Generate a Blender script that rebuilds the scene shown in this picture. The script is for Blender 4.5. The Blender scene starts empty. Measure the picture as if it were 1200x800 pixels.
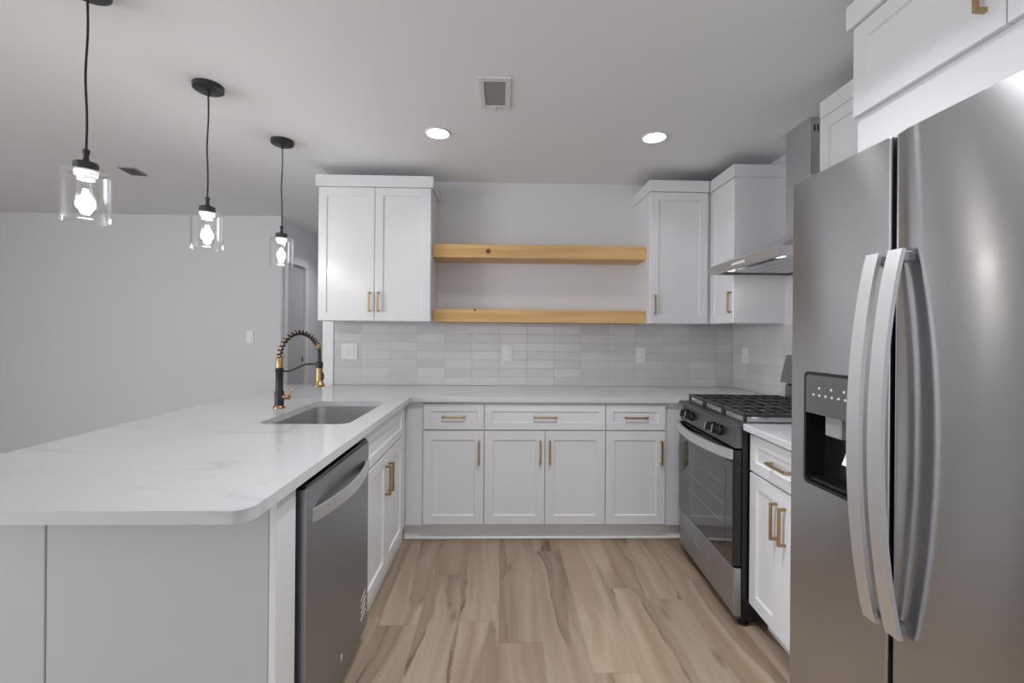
import bpy, bmesh, math, random
from mathutils import Vector, Matrix
random.seed(4)
R = math.radians
PI = math.pi
scene = bpy.context.scene
COL = scene.collection

# ------------------------------------------------------------------ camera
def set_camera():
    yaw, roll, h = .0239, .0084, 1.2997
    c, s = math.cos(yaw), math.sin(yaw)
    cr, sr = math.cos(roll), math.sin(roll)
    r0 = Vector((c, -s, 0)); d = Vector((s, c, 0)); u0 = Vector((0, 0, 1))
    r = cr*r0 + sr*u0
    u = cr*u0 - sr*r0
    m = Matrix(((r.x, u.x, -d.x, 0), (r.y, u.y, -d.y, 0), (r.z, u.z, -d.z, h), (0, 0, 0, 1)))
    cam = bpy.data.cameras.new('camera')
    cam.sensor_width = 36; cam.sensor_fit = 'HORIZONTAL'
    cam.lens = 524.9/1200*36
    cam.shift_y = -7.37/1200
    cam.clip_start = .02
    o = bpy.data.objects.new('camera', cam); COL.objects.link(o)
    o.matrix_world = m
    scene.camera = o
set_camera()

# ------------------------------------------------------------------ light and exposure
CEIL = 2.465
world = bpy.data.worlds.new('world'); scene.world = world
world.use_nodes = True
bg = world.node_tree.nodes['Background']
bg.inputs[0].default_value = (.9, .95, 1, 1); bg.inputs[1].default_value = .3
vs = scene.view_settings
vs.view_transform = 'Standard'; vs.look = 'None'; vs.gamma = 1; vs.use_curve_mapping = False
vs.exposure = .27

def area(name, loc, rot, sx, sy, power, color=(1, 1, 1), shape='RECTANGLE'):
    l = bpy.data.lights.new(name, 'AREA'); l.shape = shape
    l.size = sx
    if shape in ('RECTANGLE', 'ELLIPSE'): l.size_y = sy
    l.energy = power; l.color = color
    o = bpy.data.objects.new(name, l); COL.objects.link(o)
    o.location = loc; o.rotation_euler = rot
    return o
FILL_COLOR = (.93, .975, 1.045)
# soft fill lights added out of view, set before two added windows
area('fill_front', (.2, -2.93, 1.08), (R(90), 0, 0), 2.4, 2.0, 16, FILL_COLOR)
area('fill_left', (-5.93, -1.4, 1.4), (R(90), 0, R(-90)), 2.6, 1.7, 132, FILL_COLOR)
# recessed ceiling cans: two in view, the others unseen lamps added as fill
CANS = [(-.377, 2.60), (.886, 2.60)]
FILL_CANS = [(.06, 1.33), (.52, 1.33), (-3.3, 1.5), (-3.3, -.8), (-1.62, 4.98)]
# beam narrowed to keep the wall cabinets from getting too bright
CAN_BEAM = R(125)
POWERS = [1.1, 1.1, 7.0, 7.0, 5.0, 5.0, 3.0]
for i, (x, y) in enumerate(CANS + FILL_CANS):
    lo = area('can_or_fill_lamp', (x, y, CEIL-.012), (0, 0, 0), .13, .13, POWERS[i], (.96, .985, 1.03), 'DISK')
    lo.data.spread = CAN_BEAM

# ------------------------------------------------------------------ materials
def new_mat(name):
    m = bpy.data.materials.new(name); m.use_nodes = True
    nt = m.node_tree
    return m, nt, nt.nodes['Principled BSDF']

class G:
    """tiny node helper"""
    def __init__(s, nt): s.nt = nt
    def n(s, t, **kw):
        nd = s.nt.nodes.new(t)
        for k, v in kw.items(): setattr(nd, k, v)
        return nd
    def l(s, a, b): s.nt.links.new(a, b)
    def put(s, sock, v):
        if hasattr(v, 'links') or hasattr(v, 'is_linked'): s.l(v, sock)
        else: sock.default_value = v
    def math(s, op, a, b=None, c=None):
        nd = s.n('ShaderNodeMath', operation=op)
        s.put(nd.inputs[0], a)
        if b is not None: s.put(nd.inputs[1], b)
        if c is not None: s.put(nd.inputs[2], c)
        return nd.outputs[0]
    def coord(s, which='Object'):
        return s.n('ShaderNodeTexCoord').outputs[which]
    def sep(s, v):
        nd = s.n('ShaderNodeSeparateXYZ'); s.l(v, nd.inputs[0]); return nd.outputs
    def comb(s, x, y, z):
        nd = s.n('ShaderNodeCombineXYZ')
        for i, v in enumerate((x, y, z)): s.put(nd.inputs[i], v)
        return nd.outputs[0]
    def mapping(s, v, sc=(1, 1, 1), loc=(0, 0, 0), rot=(0, 0, 0)):
        nd = s.n('ShaderNodeMapping'); s.l(v, nd.inputs[0])
        nd.inputs['Scale'].default_value = sc; nd.inputs['Location'].default_value = loc
        nd.inputs['Rotation'].default_value = rot
        return nd.outputs[0]
    def noise(s, v, scale=5, detail=2, rough=.5, dist=0, dim='3D'):
        nd = s.n('ShaderNodeTexNoise', noise_dimensions=dim); s.l(v, nd.inputs['Vector'])
        nd.inputs['Scale'].default_value = scale; nd.inputs['Detail'].default_value = detail
        nd.inputs['Roughness'].default_value = rough; nd.inputs['Distortion'].default_value = dist
        return nd.outputs[0]
    def white(s, v):
        nd = s.n('ShaderNodeTexWhiteNoise', noise_dimensions='3D'); s.l(v, nd.inputs['Vector']); return nd.outputs
    def ramp(s, v, stops, interp='LINEAR'):
        nd = s.n('ShaderNodeValToRGB'); s.l(v, nd.inputs[0]); cr = nd.color_ramp; cr.interpolation = interp
        while len(cr.elements) < len(stops): cr.elements.new(.5)
        for e, (p, c) in zip(cr.elements, stops):
            e.position = p; e.color = (c[0], c[1], c[2], 1) if hasattr(c, '__len__') else (c, c, c, 1)
        return nd.outputs[0]
    def mix(s, f, a, b, mode='MIX'):
        nd = s.n('ShaderNodeMix', data_type='RGBA', blend_type=mode)
        s.put(nd.inputs[0], f); s.put(nd.inputs[6], a); s.put(nd.inputs[7], b)
        return nd.outputs[2]
    def bump(s, hgt, strength, dist, bsdf):
        nd = s.n('ShaderNodeBump'); s.l(hgt, nd.inputs['Height'])
        nd.inputs['Strength'].default_value = strength; nd.inputs['Distance'].default_value = dist
        s.l(nd.outputs[0], bsdf.inputs['Normal'])

def lin(r, g=None, b=None):
    """sRGB 0-255 to linear"""
    if g is None: g = b = r
    f = lambda v: ((v/255+.055)/1.055)**2.4 if v > 10 else v/255/12.92
    return (f(r), f(g), f(b), 1)

def paint(name, col, rough, bump=0, bscale=300, spec=.5):
    m, nt, b = new_mat(name); g = G(nt)
    co = g.coord()
    nz = g.noise(co, 3, 2)
    b.inputs['Base Color'].default_value = col
    c2 = g.mix(g.math('MULTIPLY', nz, .06), col, (col[0]*.9, col[1]*.9, col[2]*.9, 1))
    g.l(c2, b.inputs['Base Color'])
    b.inputs['Roughness'].default_value = rough
    b.inputs['Specular IOR Level'].default_value = spec
    if bump: g.bump(g.noise(co, bscale, 2), bump, .002, b)
    return m

def metal(name, col, rough, brush=None, aniso=0, wave=0):
    """brushed metal: fine grain stretched along the brush axis"""
    m, nt, b = new_mat(name); g = G(nt)
    b.inputs['Metallic'].default_value = 1
    co = g.coord()
    if brush:
        sc = {'x': (3, 700, 700), 'y': (700, 3, 700), 'z': (700, 700, 3)}[brush]
        nz = g.noise(g.mapping(co, sc), 1, 3, .6)
        c = g.mix(nz, (col[0]*.9, col[1]*.9, col[2]*.9, 1), (min(1, col[0]*1.1), min(1, col[1]*1.1), min(1, col[2]*1.1), 1))
        g.l(c, b.inputs['Base Color'])
        g.l(g.math('MULTIPLY_ADD', nz, .10, rough-.05), b.inputs['Roughness'])
        if aniso:
            b.inputs['Anisotropic'].default_value = aniso
            t = g.n('ShaderNodeTangent', direction_type='RADIAL', axis='Z'); g.l(t.outputs[0], b.inputs['Tangent'])
            b.inputs['Anisotropic Rotation'].default_value = .25
        if wave:
            g.bump(g.noise(g.mapping(co, (1, 1, .4)), 2.2, 1), wave, .02, b)
    else:
        nz = g.noise(co, 40, 2)
        g.l(g.math('MULTIPLY_ADD', nz, .08, rough-.04), b.inputs['Roughness'])
        b.inputs['Base Color'].default_value = col
    return m

def plain(name, col, rough, metallic=0, spec=.5, coat=0):
    m, nt, b = new_mat(name); g = G(nt)
    nz = g.noise(g.coord(), 60, 2)
    g.l(g.math('MULTIPLY_ADD', nz, .06, max(0, rough-.03)), b.inputs['Roughness'])
    b.inputs['Base Color'].default_value = col
    b.inputs['Metallic'].default_value = metallic
    b.inputs['Specular IOR Level'].default_value = spec
    b.inputs['Coat Weight'].default_value = coat
    return m

def emit(name, col, strength):
    m, nt, b = new_mat(name)
    b.inputs['Base Color'].default_value = (.8, .8, .8, 1)
    b.inputs['Emission Color'].default_value = col
    b.inputs['Emission Strength'].default_value = strength
    return m

def thin_glass(name, tint=(1, 1, 1, 1), edge=.35):
    m, nt, b = new_mat(name); g = G(nt)
    nt.nodes.remove(b)
    out = nt.nodes['Material Output']
    tr = g.n('ShaderNodeBsdfTransparent'); tr.inputs[0].default_value = tint
    gl = g.n('ShaderNodeBsdfGlossy'); gl.inputs['Roughness'].default_value = .03
    gl.inputs[0].default_value = (.95, .95, .95, 1)
    lw = g.n('ShaderNodeLayerWeight'); lw.inputs[0].default_value = .5
    f = g.math('MINIMUM', g.math('MULTIPLY_ADD', g.math('POWER', lw.outputs['Facing'], 3.0), edge, .035), .6)
    mx = g.n('ShaderNodeMixShader'); g.l(f, mx.inputs[0]); g.l(tr.outputs[0], mx.inputs[1]); g.l(gl.outputs[0], mx.inputs[2])
    g.l(mx.outputs[0], out.inputs[0])
    return m

def floor_mat():
    m, nt, b = new_mat('vinyl_plank'); g = G(nt)
    x, y, z = g.sep(g.coord())
    w, L = .182, 1.22
    col = g.math('FLOOR', g.math('DIVIDE', x, w))
    off = g.white(g.comb(col, 3.3, 1.7))[0]
    yy = g.math('DIVIDE', g.math('MULTIPLY_ADD', off, L, y), L)
    row = g.math('FLOOR', yy)
    rnd = g.white(g.comb(col, row, 9.1))
    idv = rnd[0]
    seed = g.math('MULTIPLY', idv, 37.0)
    # warped coordinates so that the figure meanders along the plank
    wob = g.noise(g.comb(g.math('MULTIPLY', x, 2.0), g.math('MULTIPLY', y, 1.7), seed), 1.0, 3, .5)
    xw = g.math('MULTIPLY_ADD', wob, .13, x)
    fig = g.noise(g.comb(g.math('MULTIPLY', xw, 9.0), g.math('MULTIPLY', y, .55), seed), 1.0, 2, .5)
    base = g.ramp(fig, [(.36, lin(150, 129, 108)), (.47, lin(164, 145, 124)), (.56, lin(172, 154, 133)), (.64, lin(160, 140, 118))])
    tone = g.math('MULTIPLY_ADD', idv, .20, .87)
    base = g.mix(1.0, base, g.comb(tone, tone, tone), 'MULTIPLY')
    # broad darker heartwood bands
    heart = g.noise(g.comb(g.math('MULTIPLY', xw, 6.5), g.math('MULTIPLY', y, .5), g.math('ADD', seed, 11.3)), 1.0, 1, .4)
    hm = g.ramp(heart, [(.515, 0), (.545, 1), (.60, .85), (.72, .35)])
    base = g.mix(g.math('MULTIPLY', hm, .55), base, lin(120, 100, 83))
    # thin dark lines at the edge of the heartwood
    ed = g.ramp(heart, [(.512, 0), (.527, 1), (.534, 1), (.548, 0)])
    brk = g.ramp(g.noise(g.comb(g.math('MULTIPLY', x, 5), g.math('MULTIPLY', y, 3.2), seed), 1.0, 2), [(.48, 0), (.60, 1)])
    base = g.mix(g.math('MULTIPLY', g.math('MULTIPLY', ed, brk), .7), base, lin(74, 59, 46))
    # fine grain
    gr = g.noise(g.comb(g.math('MULTIPLY', xw, 160), g.math('MULTIPLY', y, 5), seed), 1.0, 3, .6)
    gm = g.math('MULTIPLY_ADD', gr, .28, .86)
    base = g.mix(1.0, base, g.comb(gm, gm, gm), 'MULTIPLY')
    # knots
    vo = g.n('ShaderNodeTexVoronoi'); g.l(g.comb(g.math('MULTIPLY', x, 4.2), g.math('MULTIPLY', y, 1.5), 0.4), vo.inputs['Vector']); vo.inputs['Scale'].default_value = 1
    kn = g.ramp(vo.outputs['Distance'], [(.02, 1), (.11, 0)])
    base = g.mix(g.math('MULTIPLY', kn, .55), base, lin(89, 73, 58))
    # joints
    fx = g.math('FRACT', g.math('DIVIDE', x, w)); fy = g.math('FRACT', yy)
    jx = g.math('LESS_THAN', fx, .010); jy = g.math('LESS_THAN', fy, .0022)
    j = g.math('MAXIMUM', jx, jy)
    base = g.mix(g.math('MULTIPLY', j, .35), base, lin(70, 57, 46))
    g.l(base, b.inputs['Base Color'])
    g.l(g.math('MULTIPLY_ADD', gr, .15, .40), b.inputs['Roughness'])
    b.inputs['Specular IOR Level'].default_value = .35
    g.bump(gr, .06, .002, b)
    return m

def tile_mat(name, axis, x0):
    """stacked glazed tiles, .209 x .0655; axis is the horizontal run"""
    m, nt, b = new_mat(name); g = G(nt)
    co = g.coord()
    s = g.sep(co)
    u = s[0] if axis == 'x' else s[1]
    tw, th = .209, .0655
    U = g.math('DIVIDE', g.math('SUBTRACT', u, x0), tw); V = g.math('DIVIDE', g.math('SUBTRACT', s[2], .9145), th)
    iu, iv = g.math('FLOOR', U), g.math('FLOOR', V)
    rnd = g.white(g.comb(iu, iv, 2.5))
    fu, fv = g.math('FRACT', U), g.math('FRACT', V)
    du = g.math('MULTIPLY', g.math('MINIMUM', fu, g.math('SUBTRACT', 1.0, fu)), tw)
    dv = g.math('MULTIPLY', g.math('MINIMUM', fv, g.math('SUBTRACT', 1.0, fv)), th)
    d = g.math('MINIMUM', du, dv)
    body = g.ramp(rnd[0], [(0, lin(200, 198, 198)), (.35, lin(205, 203, 203)), (.6, lin(209, 205, 206)), (1, lin(213, 212, 212))])
    cl = g.noise(g.mapping(co, (6, 6, 30)), 1, 3, .6)
    cm = g.math('MULTIPLY_ADD', cl, .14, .92)
    body = g.mix(1.0, body, g.comb(cm, cm, cm), 'MULTIPLY')
    gr = g.math('LESS_THAN', d, .0011)
    c = g.mix(gr, body, lin(176, 173, 172))
    g.l(c, b.inputs['Base Color'])
    g.l(g.math('MULTIPLY_ADD', gr, .5, .16), b.inputs['Roughness'])
    hgt = g.math('ADD', g.ramp(d, [(.0, 0), (.0035, 1)]), g.math('MULTIPLY', g.noise(co, 28, 2), 1.1))
    tilt = g.math('MULTIPLY', rnd[0], fu)
    g.bump(g.math('ADD', hgt, g.math('MULTIPLY', tilt, .9)), .35, .0022, b)
    return m

def quartz_mat():
    m, nt, b = new_mat('white_quartz'); g = G(nt)
    co = g.coord()
    def vein(rot, sc, w0, w1, seed):
        wv = g.noise(g.mapping(co, (1.2, 1.2, 1.2), (seed, 0, 0)), 1.6, 4, .55)
        mp = g.mapping(co, (sc*.25, sc, 1), (seed, seed*.3, 0), (0, 0, rot))
        nz = g.noise(mp, 1.0, 3, .5, 1.2)
        a = g.math('ABSOLUTE', g.math('SUBTRACT', nz, .5))
        ln = g.ramp(a, [(0, 1), (w0, .45), (w1, 0)])
        return g.math('MULTIPLY', ln, g.ramp(wv, [(.47, 0), (.62, 1)]))
    v = g.math('MAXIMUM', vein(R(28), 1.9, .008, .03, 3.1), g.math('MULTIPLY', vein(R(-25), 1.3, .006, .02, 8.4), .7))
    cloud = g.noise(co, 2.5, 3)
    base = g.mix(cloud, lin(197, 197, 199), lin(207, 207, 208))
    g.l(g.mix(g.math('MULTIPLY', v, .42), base, lin(160, 161, 164)), b.inputs['Base Color'])
    b.inputs['Roughness'].default_value = .14
    b.inputs['Specular IOR Level'].default_value = .5
    return m

def pine_mat():
    m, nt, b = new_mat('pine_wood'); g = G(nt)
    co = g.coord()
    x, y, z = g.sep(co)
    wob = g.noise(g.mapping(co, (1.5, 4, 4)), 1, 2)
    gr = g.noise(g.comb(g.math('MULTIPLY', x, 1.2), g.math('MULTIPLY', y, 26), g.math('MULTIPLY_ADD', wob, 3, g.math('MULTIPLY', z, 34))), 1, 3, .55)
    c = g.ramp(gr, [(.3, lin(196, 152, 96)), (.5, lin(216, 174, 116)), (.7, lin(226, 187, 130))])
    g.l(c, b.inputs['Base Color'])
    b.inputs['Roughness'].default_value = .45
    g.bump(gr, .05, .002, b)
    return m

M = {}
M['wall'] = paint('wall_paint', lin(222, 222, 224), .55, .05, 400)
M['ceiling'] = paint('ceiling_paint', lin(241, 242, 244), .8, .06, 300)
M['cab'] = paint('cabinet_white_lacquer', lin(226, 226, 228), .28)
M['trim'] = paint('trim_white_gloss', lin(232, 232, 232), .35)
M['cabin'] = paint('cabinet_gap_dark', lin(120, 120, 120), .7)
M['panel_shaded'] = paint('panel_white_shaded', lin(190, 190, 191), .4)  # white darkened to stand in for weaker light on the end panel
M['floor'] = floor_mat()
M['tile_back'] = tile_mat('glazed_tile_back', 'x', -1.266)
M['tile_right'] = tile_mat('glazed_tile_right', 'y', 3.43)
M['quartz'] = quartz_mat()
M['pine'] = pine_mat()
M['knot'] = plain('pine_knot', lin(128, 80, 44), .5)
M['knot_core'] = plain('pine_knot_core', lin(78, 44, 24), .55)
M['gold'] = metal('brushed_gold', lin(180, 153, 110), .34)
M['bronze'] = metal('bronze', lin(166, 132, 104), .32)
M['black'] = plain('matt_black', lin(34, 34, 35), .4)
M['pend_black'] = plain('pendant_black', lin(44, 44, 45), .38)
M['cord'] = plain('black_cord', lin(38, 38, 39), .6)
M['steel'] = metal('stainless_steel', lin(190, 190, 192), .22, 'y', .95, .02)
M['steel'].node_tree.nodes['Principled BSDF'].inputs['Coat Weight'].default_value = .3
M['steel'].node_tree.nodes['Principled BSDF'].inputs['Coat Roughness'].default_value = .10
M['steel_x'] = metal('stainless_steel_run', lin(182, 183, 187), .38, 'x', .6)
M['steel_hood'] = metal('stainless_hood', lin(206, 206, 208), .42, 'y')
M['steel_dark'] = metal('stainless_dark', lin(160, 162, 166), .40, 'x', .6)  # darker stainless tone
M['steel_handle'] = metal('stainless_handle', lin(226, 226, 227), .48, 'z')
M['steel_sink'] = metal('stainless_sink', lin(208, 207, 206), .34, 'y')
M['panel_dark'] = metal('range_panel_steel', lin(126, 127, 130), .34, 'x', .5)
M['cast'] = plain('cast_iron', lin(52, 52, 54), .34, 0, .5)
M['enamel'] = plain('black_enamel', lin(20, 20, 21), .12, 0, .6)
M['oven_glass'] = plain('oven_glass', lin(30, 30, 32), .05, 0, .9, .6)
M['black_plastic'] = plain('black_plastic', lin(22, 22, 24), .25)
M['grey_plastic'] = plain('grey_plastic', lin(84, 84, 86), .3)
M['recess'] = plain('dark_recess', lin(12, 12, 13), .35)
M['white_plastic'] = plain('white_plastic', lin(228, 228, 228), .35)
M['icon'] = plain('printed_icon', lin(200, 200, 202), .5)
M['vent_dark'] = plain('vent_dark', lin(70, 70, 70), .7)
M['vent_grey'] = plain('vent_grey', lin(150, 150, 150), .6)
M['lamp'] = emit('lamp_diffuser', (1, .985, .96, 1), 7)
M['hood_lens'] = emit('hood_lens', (1, 1, 1, 1), 1.2)
M['filament'] = emit('filament', (1, .88, .72, 1), 14)
M['glass'] = thin_glass('clear_glass', (.985, .99, .99, 1), .75)
M['bulb_glass'] = thin_glass('bulb_glass', (1, .99, .97, 1), .4)
M['window_added_glass'] = thin_glass('window_added_glass', (.97, .98, .98, 1), .2)
M['rubber'] = plain('rubber', lin(28, 30, 33), .6)

# ------------------------------------------------------------------ mesh helpers
class MB:
    def __init__(s): s.bm = bmesh.new()
    def box(s, x0, x1, y0, y1, z0, z1, bev=0, seg=1):
        r = bmesh.ops.create_cube(s.bm, size=1)
        vs_ = r['verts']
        for v in vs_:
            v.co = Vector(((x0+x1)/2 + v.co.x*(x1-x0), (y0+y1)/2 + v.co.y*(y1-y0), (z0+z1)/2 + v.co.z*(z1-z0)))
        if bev:
            es = list({e for v in vs_ for e in v.link_edges})
            bmesh.ops.bevel(s.bm, geom=es, offset=bev, segments=seg, affect='EDGES', profile=.5)
        return s
    def prism(s, pts, axis, a, b, bev=0):
        """closed polygon pts extruded along axis from a to b; pts in the other two axes, in xyz order"""
        def mk(p, t):
            if axis == 'x': return (t, p[0], p[1])
            if axis == 'y': return (p[0], t, p[1])
            return (p[0], p[1], t)
        A = [s.bm.verts.new(mk(p, a)) for p in pts]; B = [s.bm.verts.new(mk(p, b)) for p in pts]
        n = len(pts); fs = [s.bm.faces.new(A), s.bm.faces.new(B[::-1])]
        for i in range(n): fs.append(s.bm.faces.new((A[i], B[i], B[(i+1) % n], A[(i+1) % n])))
        bmesh.ops.recalc_face_normals(s.bm, faces=fs)
        if bev:
            es = list({e for f in fs for e in f.edges})
            bmesh.ops.bevel(s.bm, geom=es, offset=bev, segments=1, affect='EDGES')
        return s
    def hull(s, A, B):
        """loft between two loops of equal length, capped"""
        a = [s.bm.verts.new(p) for p in A]; b = [s.bm.verts.new(p) for p in B]; n = len(A)
        fs = [s.bm.faces.new(a), s.bm.faces.new(b[::-1])]
        for i in range(n): fs.append(s.bm.faces.new((a[i], b[i], b[(i+1) % n], a[(i+1) % n])))
        bmesh.ops.recalc_face_normals(s.bm, faces=fs)
        return s
    def lathe(s, prof, c=(0, 0, 0), axis='z', seg=28, cap=True):
        """profile (radius, height) about an axis through c"""
        rings = []
        for r, h in prof:
            ring = []
            for k in range(seg):
                a = 2*PI*k/seg
                p = (r*math.cos(a), r*math.sin(a))
                v = {'z': (p[0], p[1], h), 'y': (p[0], h, p[1]), 'x': (h, p[0], p[1])}[axis]
                ring.append(s.bm.verts.new((c[0]+v[0], c[1]+v[1], c[2]+v[2])))
            rings.append(ring)
        fs = []
        for A, B in zip(rings, rings[1:]):
            for k in range(seg):
                fs.append(s.bm.faces.new((A[k], A[(k+1) % seg], B[(k+1) % seg], B[k])))
        if cap:
            fs.append(s.bm.faces.new(rings[0][::-1])); fs.append(s.bm.faces.new(rings[-1]))
        bmesh.ops.recalc_face_normals(s.bm, faces=fs)
        return s
    def tube(s, pts, rad, seg=10, closed=False):
        pts = [Vector(p) for p in pts]; n = len(pts)
        if not hasattr(rad, '__len__'): rad = [rad]*n
        rings = []; up = None
        for i, p in enumerate(pts):
            t = (pts[min(i+1, n-1)] - pts[max(i-1, 0)])
            if closed: t = pts[(i+1) % n] - pts[i-1]
            t.normalize()
            if up is None:
                up = Vector((0, 0, 1)) if abs(t.z) < .9 else Vector((1, 0, 0))
            a = (up - t*up.dot(t)).normalized(); b_ = t.cross(a); up = a
            rings.append([s.bm.verts.new(p + rad[i]*(math.cos(2*PI*k/seg)*a + math.sin(2*PI*k/seg)*b_)) for k in range(seg)])
        fs = []
        pairs = list(zip(rings, rings[1:])) + ([(rings[-1], rings[0])] if closed else [])
        for A, B in pairs:
            for k in range(seg): fs.append(s.bm.faces.new((A[k], A[(k+1) % seg], B[(k+1) % seg], B[k])))
        if not closed:
            fs.append(s.bm.faces.new(rings[0][::-1])); fs.append(s.bm.faces.new(rings[-1]))
        bmesh.ops.recalc_face_normals(s.bm, faces=fs)
        return s
    def ribbon(s, pts, wdir, w, tdir, t):
        """flat bar along pts: half extents w and t"""
        wdir = Vector(wdir); tdir = Vector(tdir); rings = []
        for p in pts:
            p = Vector(p)
            rings.append([s.bm.verts.new(p + a*w*wdir + b_*t*tdir) for a, b_ in ((-1, -1), (1, -1), (1, 1), (-1, 1))])
        fs = []
        for A, B in zip(rings, rings[1:]):
            for k in range(4): fs.append(s.bm.faces.new((A[k], A[(k+1) % 4], B[(k+1) % 4], B[k])))
        fs.append(s.bm.faces.new(rings[0][::-1])); fs.append(s.bm.faces.new(rings[-1]))
        bmesh.ops.recalc_face_normals(s.bm, faces=fs)
        return s
    def shaker(s, x0, x1, z0, z1, y1, t=.02, rail=.055, rec=.008):
        """shaker front facing -y: back at y1, front at y1-t, recessed flat panel"""
        r = bmesh.ops.create_cube(s.bm, size=1); vv = r['verts']
        for v in vv:
            v.co = Vector(((x0+x1)/2 + v.co.x*(x1-x0), y1-t/2 + v.co.y*t, (z0+z1)/2 + v.co.z*(z1-z0)))
        front = [f for f in {f for v in vv for f in v.link_faces} if all(abs(v.co.y-(y1-t)) < 1e-6 for v in f.verts)]
        bmesh.ops.inset_region(s.bm, faces=front, thickness=rail, depth=0, use_even_offset=True)
        bmesh.ops.inset_region(s.bm, faces=front, thickness=.004, depth=-rec, use_even_offset=True)
        es = [e for e in s.bm.edges if all(abs(v.co.y-(y1-t)) < 1e-6 for v in e.verts)
              and (all(abs(v.co.x-x0) < 1e-5 for v in e.verts) or all(abs(v.co.x-x1) < 1e-5 for v in e.verts)
                   or all(abs(v.co.z-z0) < 1e-5 for v in e.verts) or all(abs(v.co.z-z1) < 1e-5 for v in e.verts))]
        bmesh.ops.bevel(s.bm, geom=es, offset=.0018, segments=1, affect='EDGES')
        return s
    def build(s, name, mat, parent=None, smooth=False, bevel=0, seg=2):
        me = bpy.data.meshes.new(name); s.bm.to_mesh(me); s.bm.free()
        o = bpy.data.objects.new(name, me); COL.objects.link(o)
        me.materials.append(M[mat] if isinstance(mat, str) else mat)
        if parent is not None: o.parent = parent
        if smooth:
            for p in me.polygons: p.use_smooth = True
            try: me.set_sharp_from_angle(angle=R(38))
            except Exception: pass
        if bevel:
            md = o.modifiers.new('bevel', 'BEVEL'); md.width = bevel; md.segments = seg; md.limit_method = 'ANGLE'; md.angle_limit = R(40)
        return o

def tag(o, label=None, cat=None, group=None, kind=None):
    if label: o['label'] = label
    if cat: o['category'] = cat
    if group: o['group'] = group
    if kind: o['kind'] = kind
    return o
def thing(name, label, cat, loc=(0, 0, 0), rotz=0, group=None):
    o = bpy.data.objects.new(name, None); COL.objects.link(o)
    o.location = loc; o.rotation_euler = (0, 0, rotz); o.empty_display_size = .1
    return tag(o, label, cat, group)
def struct(name, mb, mat, **k):
    return tag(mb.build(name, mat, **k), kind='structure')
def copy_tree(o, parent=None):
    c = o.copy(); COL.objects.link(c)
    if parent is not None: c.parent = parent
    for ch in o.children: copy_tree(ch, c)
    return c

# ------------------------------------------------------------------ the room shell
YB, XR, YF, XH = 3.43, 1.80, 4.52, -2.2       # kitchen back wall, right wall, far living room wall, hall wall
XL, YN = -6.0, -3.0
struct('floor', MB().box(XL-.1, XR+.1, YN-.1, 7.1, -.05, 0), 'floor')
struct('ceiling', MB().box(XL-.1, XR+.1, YN-.1, 7.1, CEIL, CEIL+.05), 'ceiling')
struct('wall_back', MB().box(-1.349, XR, YB, YB+.12, 0, CEIL), 'wall')
struct('wall_right', MB().box(XR, XR+.1, YN, YB+.12, 0, CEIL), 'wall')
struct('wall_far', MB().box(XL, XH-.1, YF, YF+.1, 0, CEIL), 'wall')
dy0, dy1, dz = 4.64, 5.06, 2.03              # door opening in the hall wall
h = MB(); h.box(XH-.1, XH, YF, dy0, 0, CEIL); h.box(XH-.1, XH, dy1, 7, 0, CEIL); h.box(XH-.1, XH, dy0, dy1, dz, CEIL)
struct('wall_hall', h, 'wall')
struct('wall_end', MB().box(XH-.1, -1.2, 7.0, 7.1, 0, CEIL), 'wall')
struct('wall_passage', MB().box(-1.349, -1.25, YB+.12, 7.0, 0, CEIL), 'wall')
wy0, wy1, wz0, wz1 = -2.7, -.1, .55, 2.25
w = MB(); w.box(XL-.1, XL, YN, wy0, 0, CEIL); w.box(XL-.1, XL, wy1, YF+.1, 0, CEIL); w.box(XL-.1, XL, wy0, wy1, 0, wz0); w.box(XL-.1, XL, wy0, wy1, wz1, CEIL)
struct('wall_left', w, 'wall')
vx0, vx1, vz0, vz1 = -1.0, 1.4, .06, 2.1
w = MB(); w.box(XL, vx0, YN-.1, YN, 0, CEIL); w.box(vx1, XR, YN-.1, YN, 0, CEIL); w.box(vx0, vx1, YN-.1, YN, 0, vz0); w.box(vx0, vx1, YN-.1, YN, vz1, CEIL)
struct('wall_front', w, 'wall')
def window(name, horiz, a0, a1, z0, z1, p, n):
    o = MB()
    def bx(u0, u1, q0, q1):
        if horiz: o.box(u0, u1, p-.07, p-.02, q0, q1)
        else: o.box(p-.07, p-.02, u0, u1, q0, q1)
    bx(a0, a1, z0, z0+.06); bx(a0, a1, z1-.06, z1)
    for k in range(n+1):
        c = a0 + (a1-a0)*k/n; bx(max(a0, c-.03), min(a1, c+.03), z0, z1)
    f = struct(name, o, 'trim')
    gl = MB()
    if horiz: gl.box(a0, a1, p-.05, p-.044, z0, z1)
    else: gl.box(p-.05, p-.044, a0, a1, z0, z1)
    gl.build('window_added_pane', 'window_added_glass', f)
window('window_added_1', False, wy0, wy1, wz0, wz1, XL, 3)  # both windows are unseen and added to carry the fill lights
window('window_added_2', True, vx0, vx1, vz0, vz1, YN, 2)
struct('baseboard_far', MB().box(XL, XH, YF-.014, YF, 0, .10, .003), 'trim')
struct('baseboard_left', MB().box(XL, XL+.014, YN, YF-.014, 0, .10, .003), 'trim')
# tile end casing at the free end of the back wall
struct('trim_1', MB().box(-1.349, -1.266, YB-.018, YB, 0, CEIL, .002), 'trim')
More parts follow.
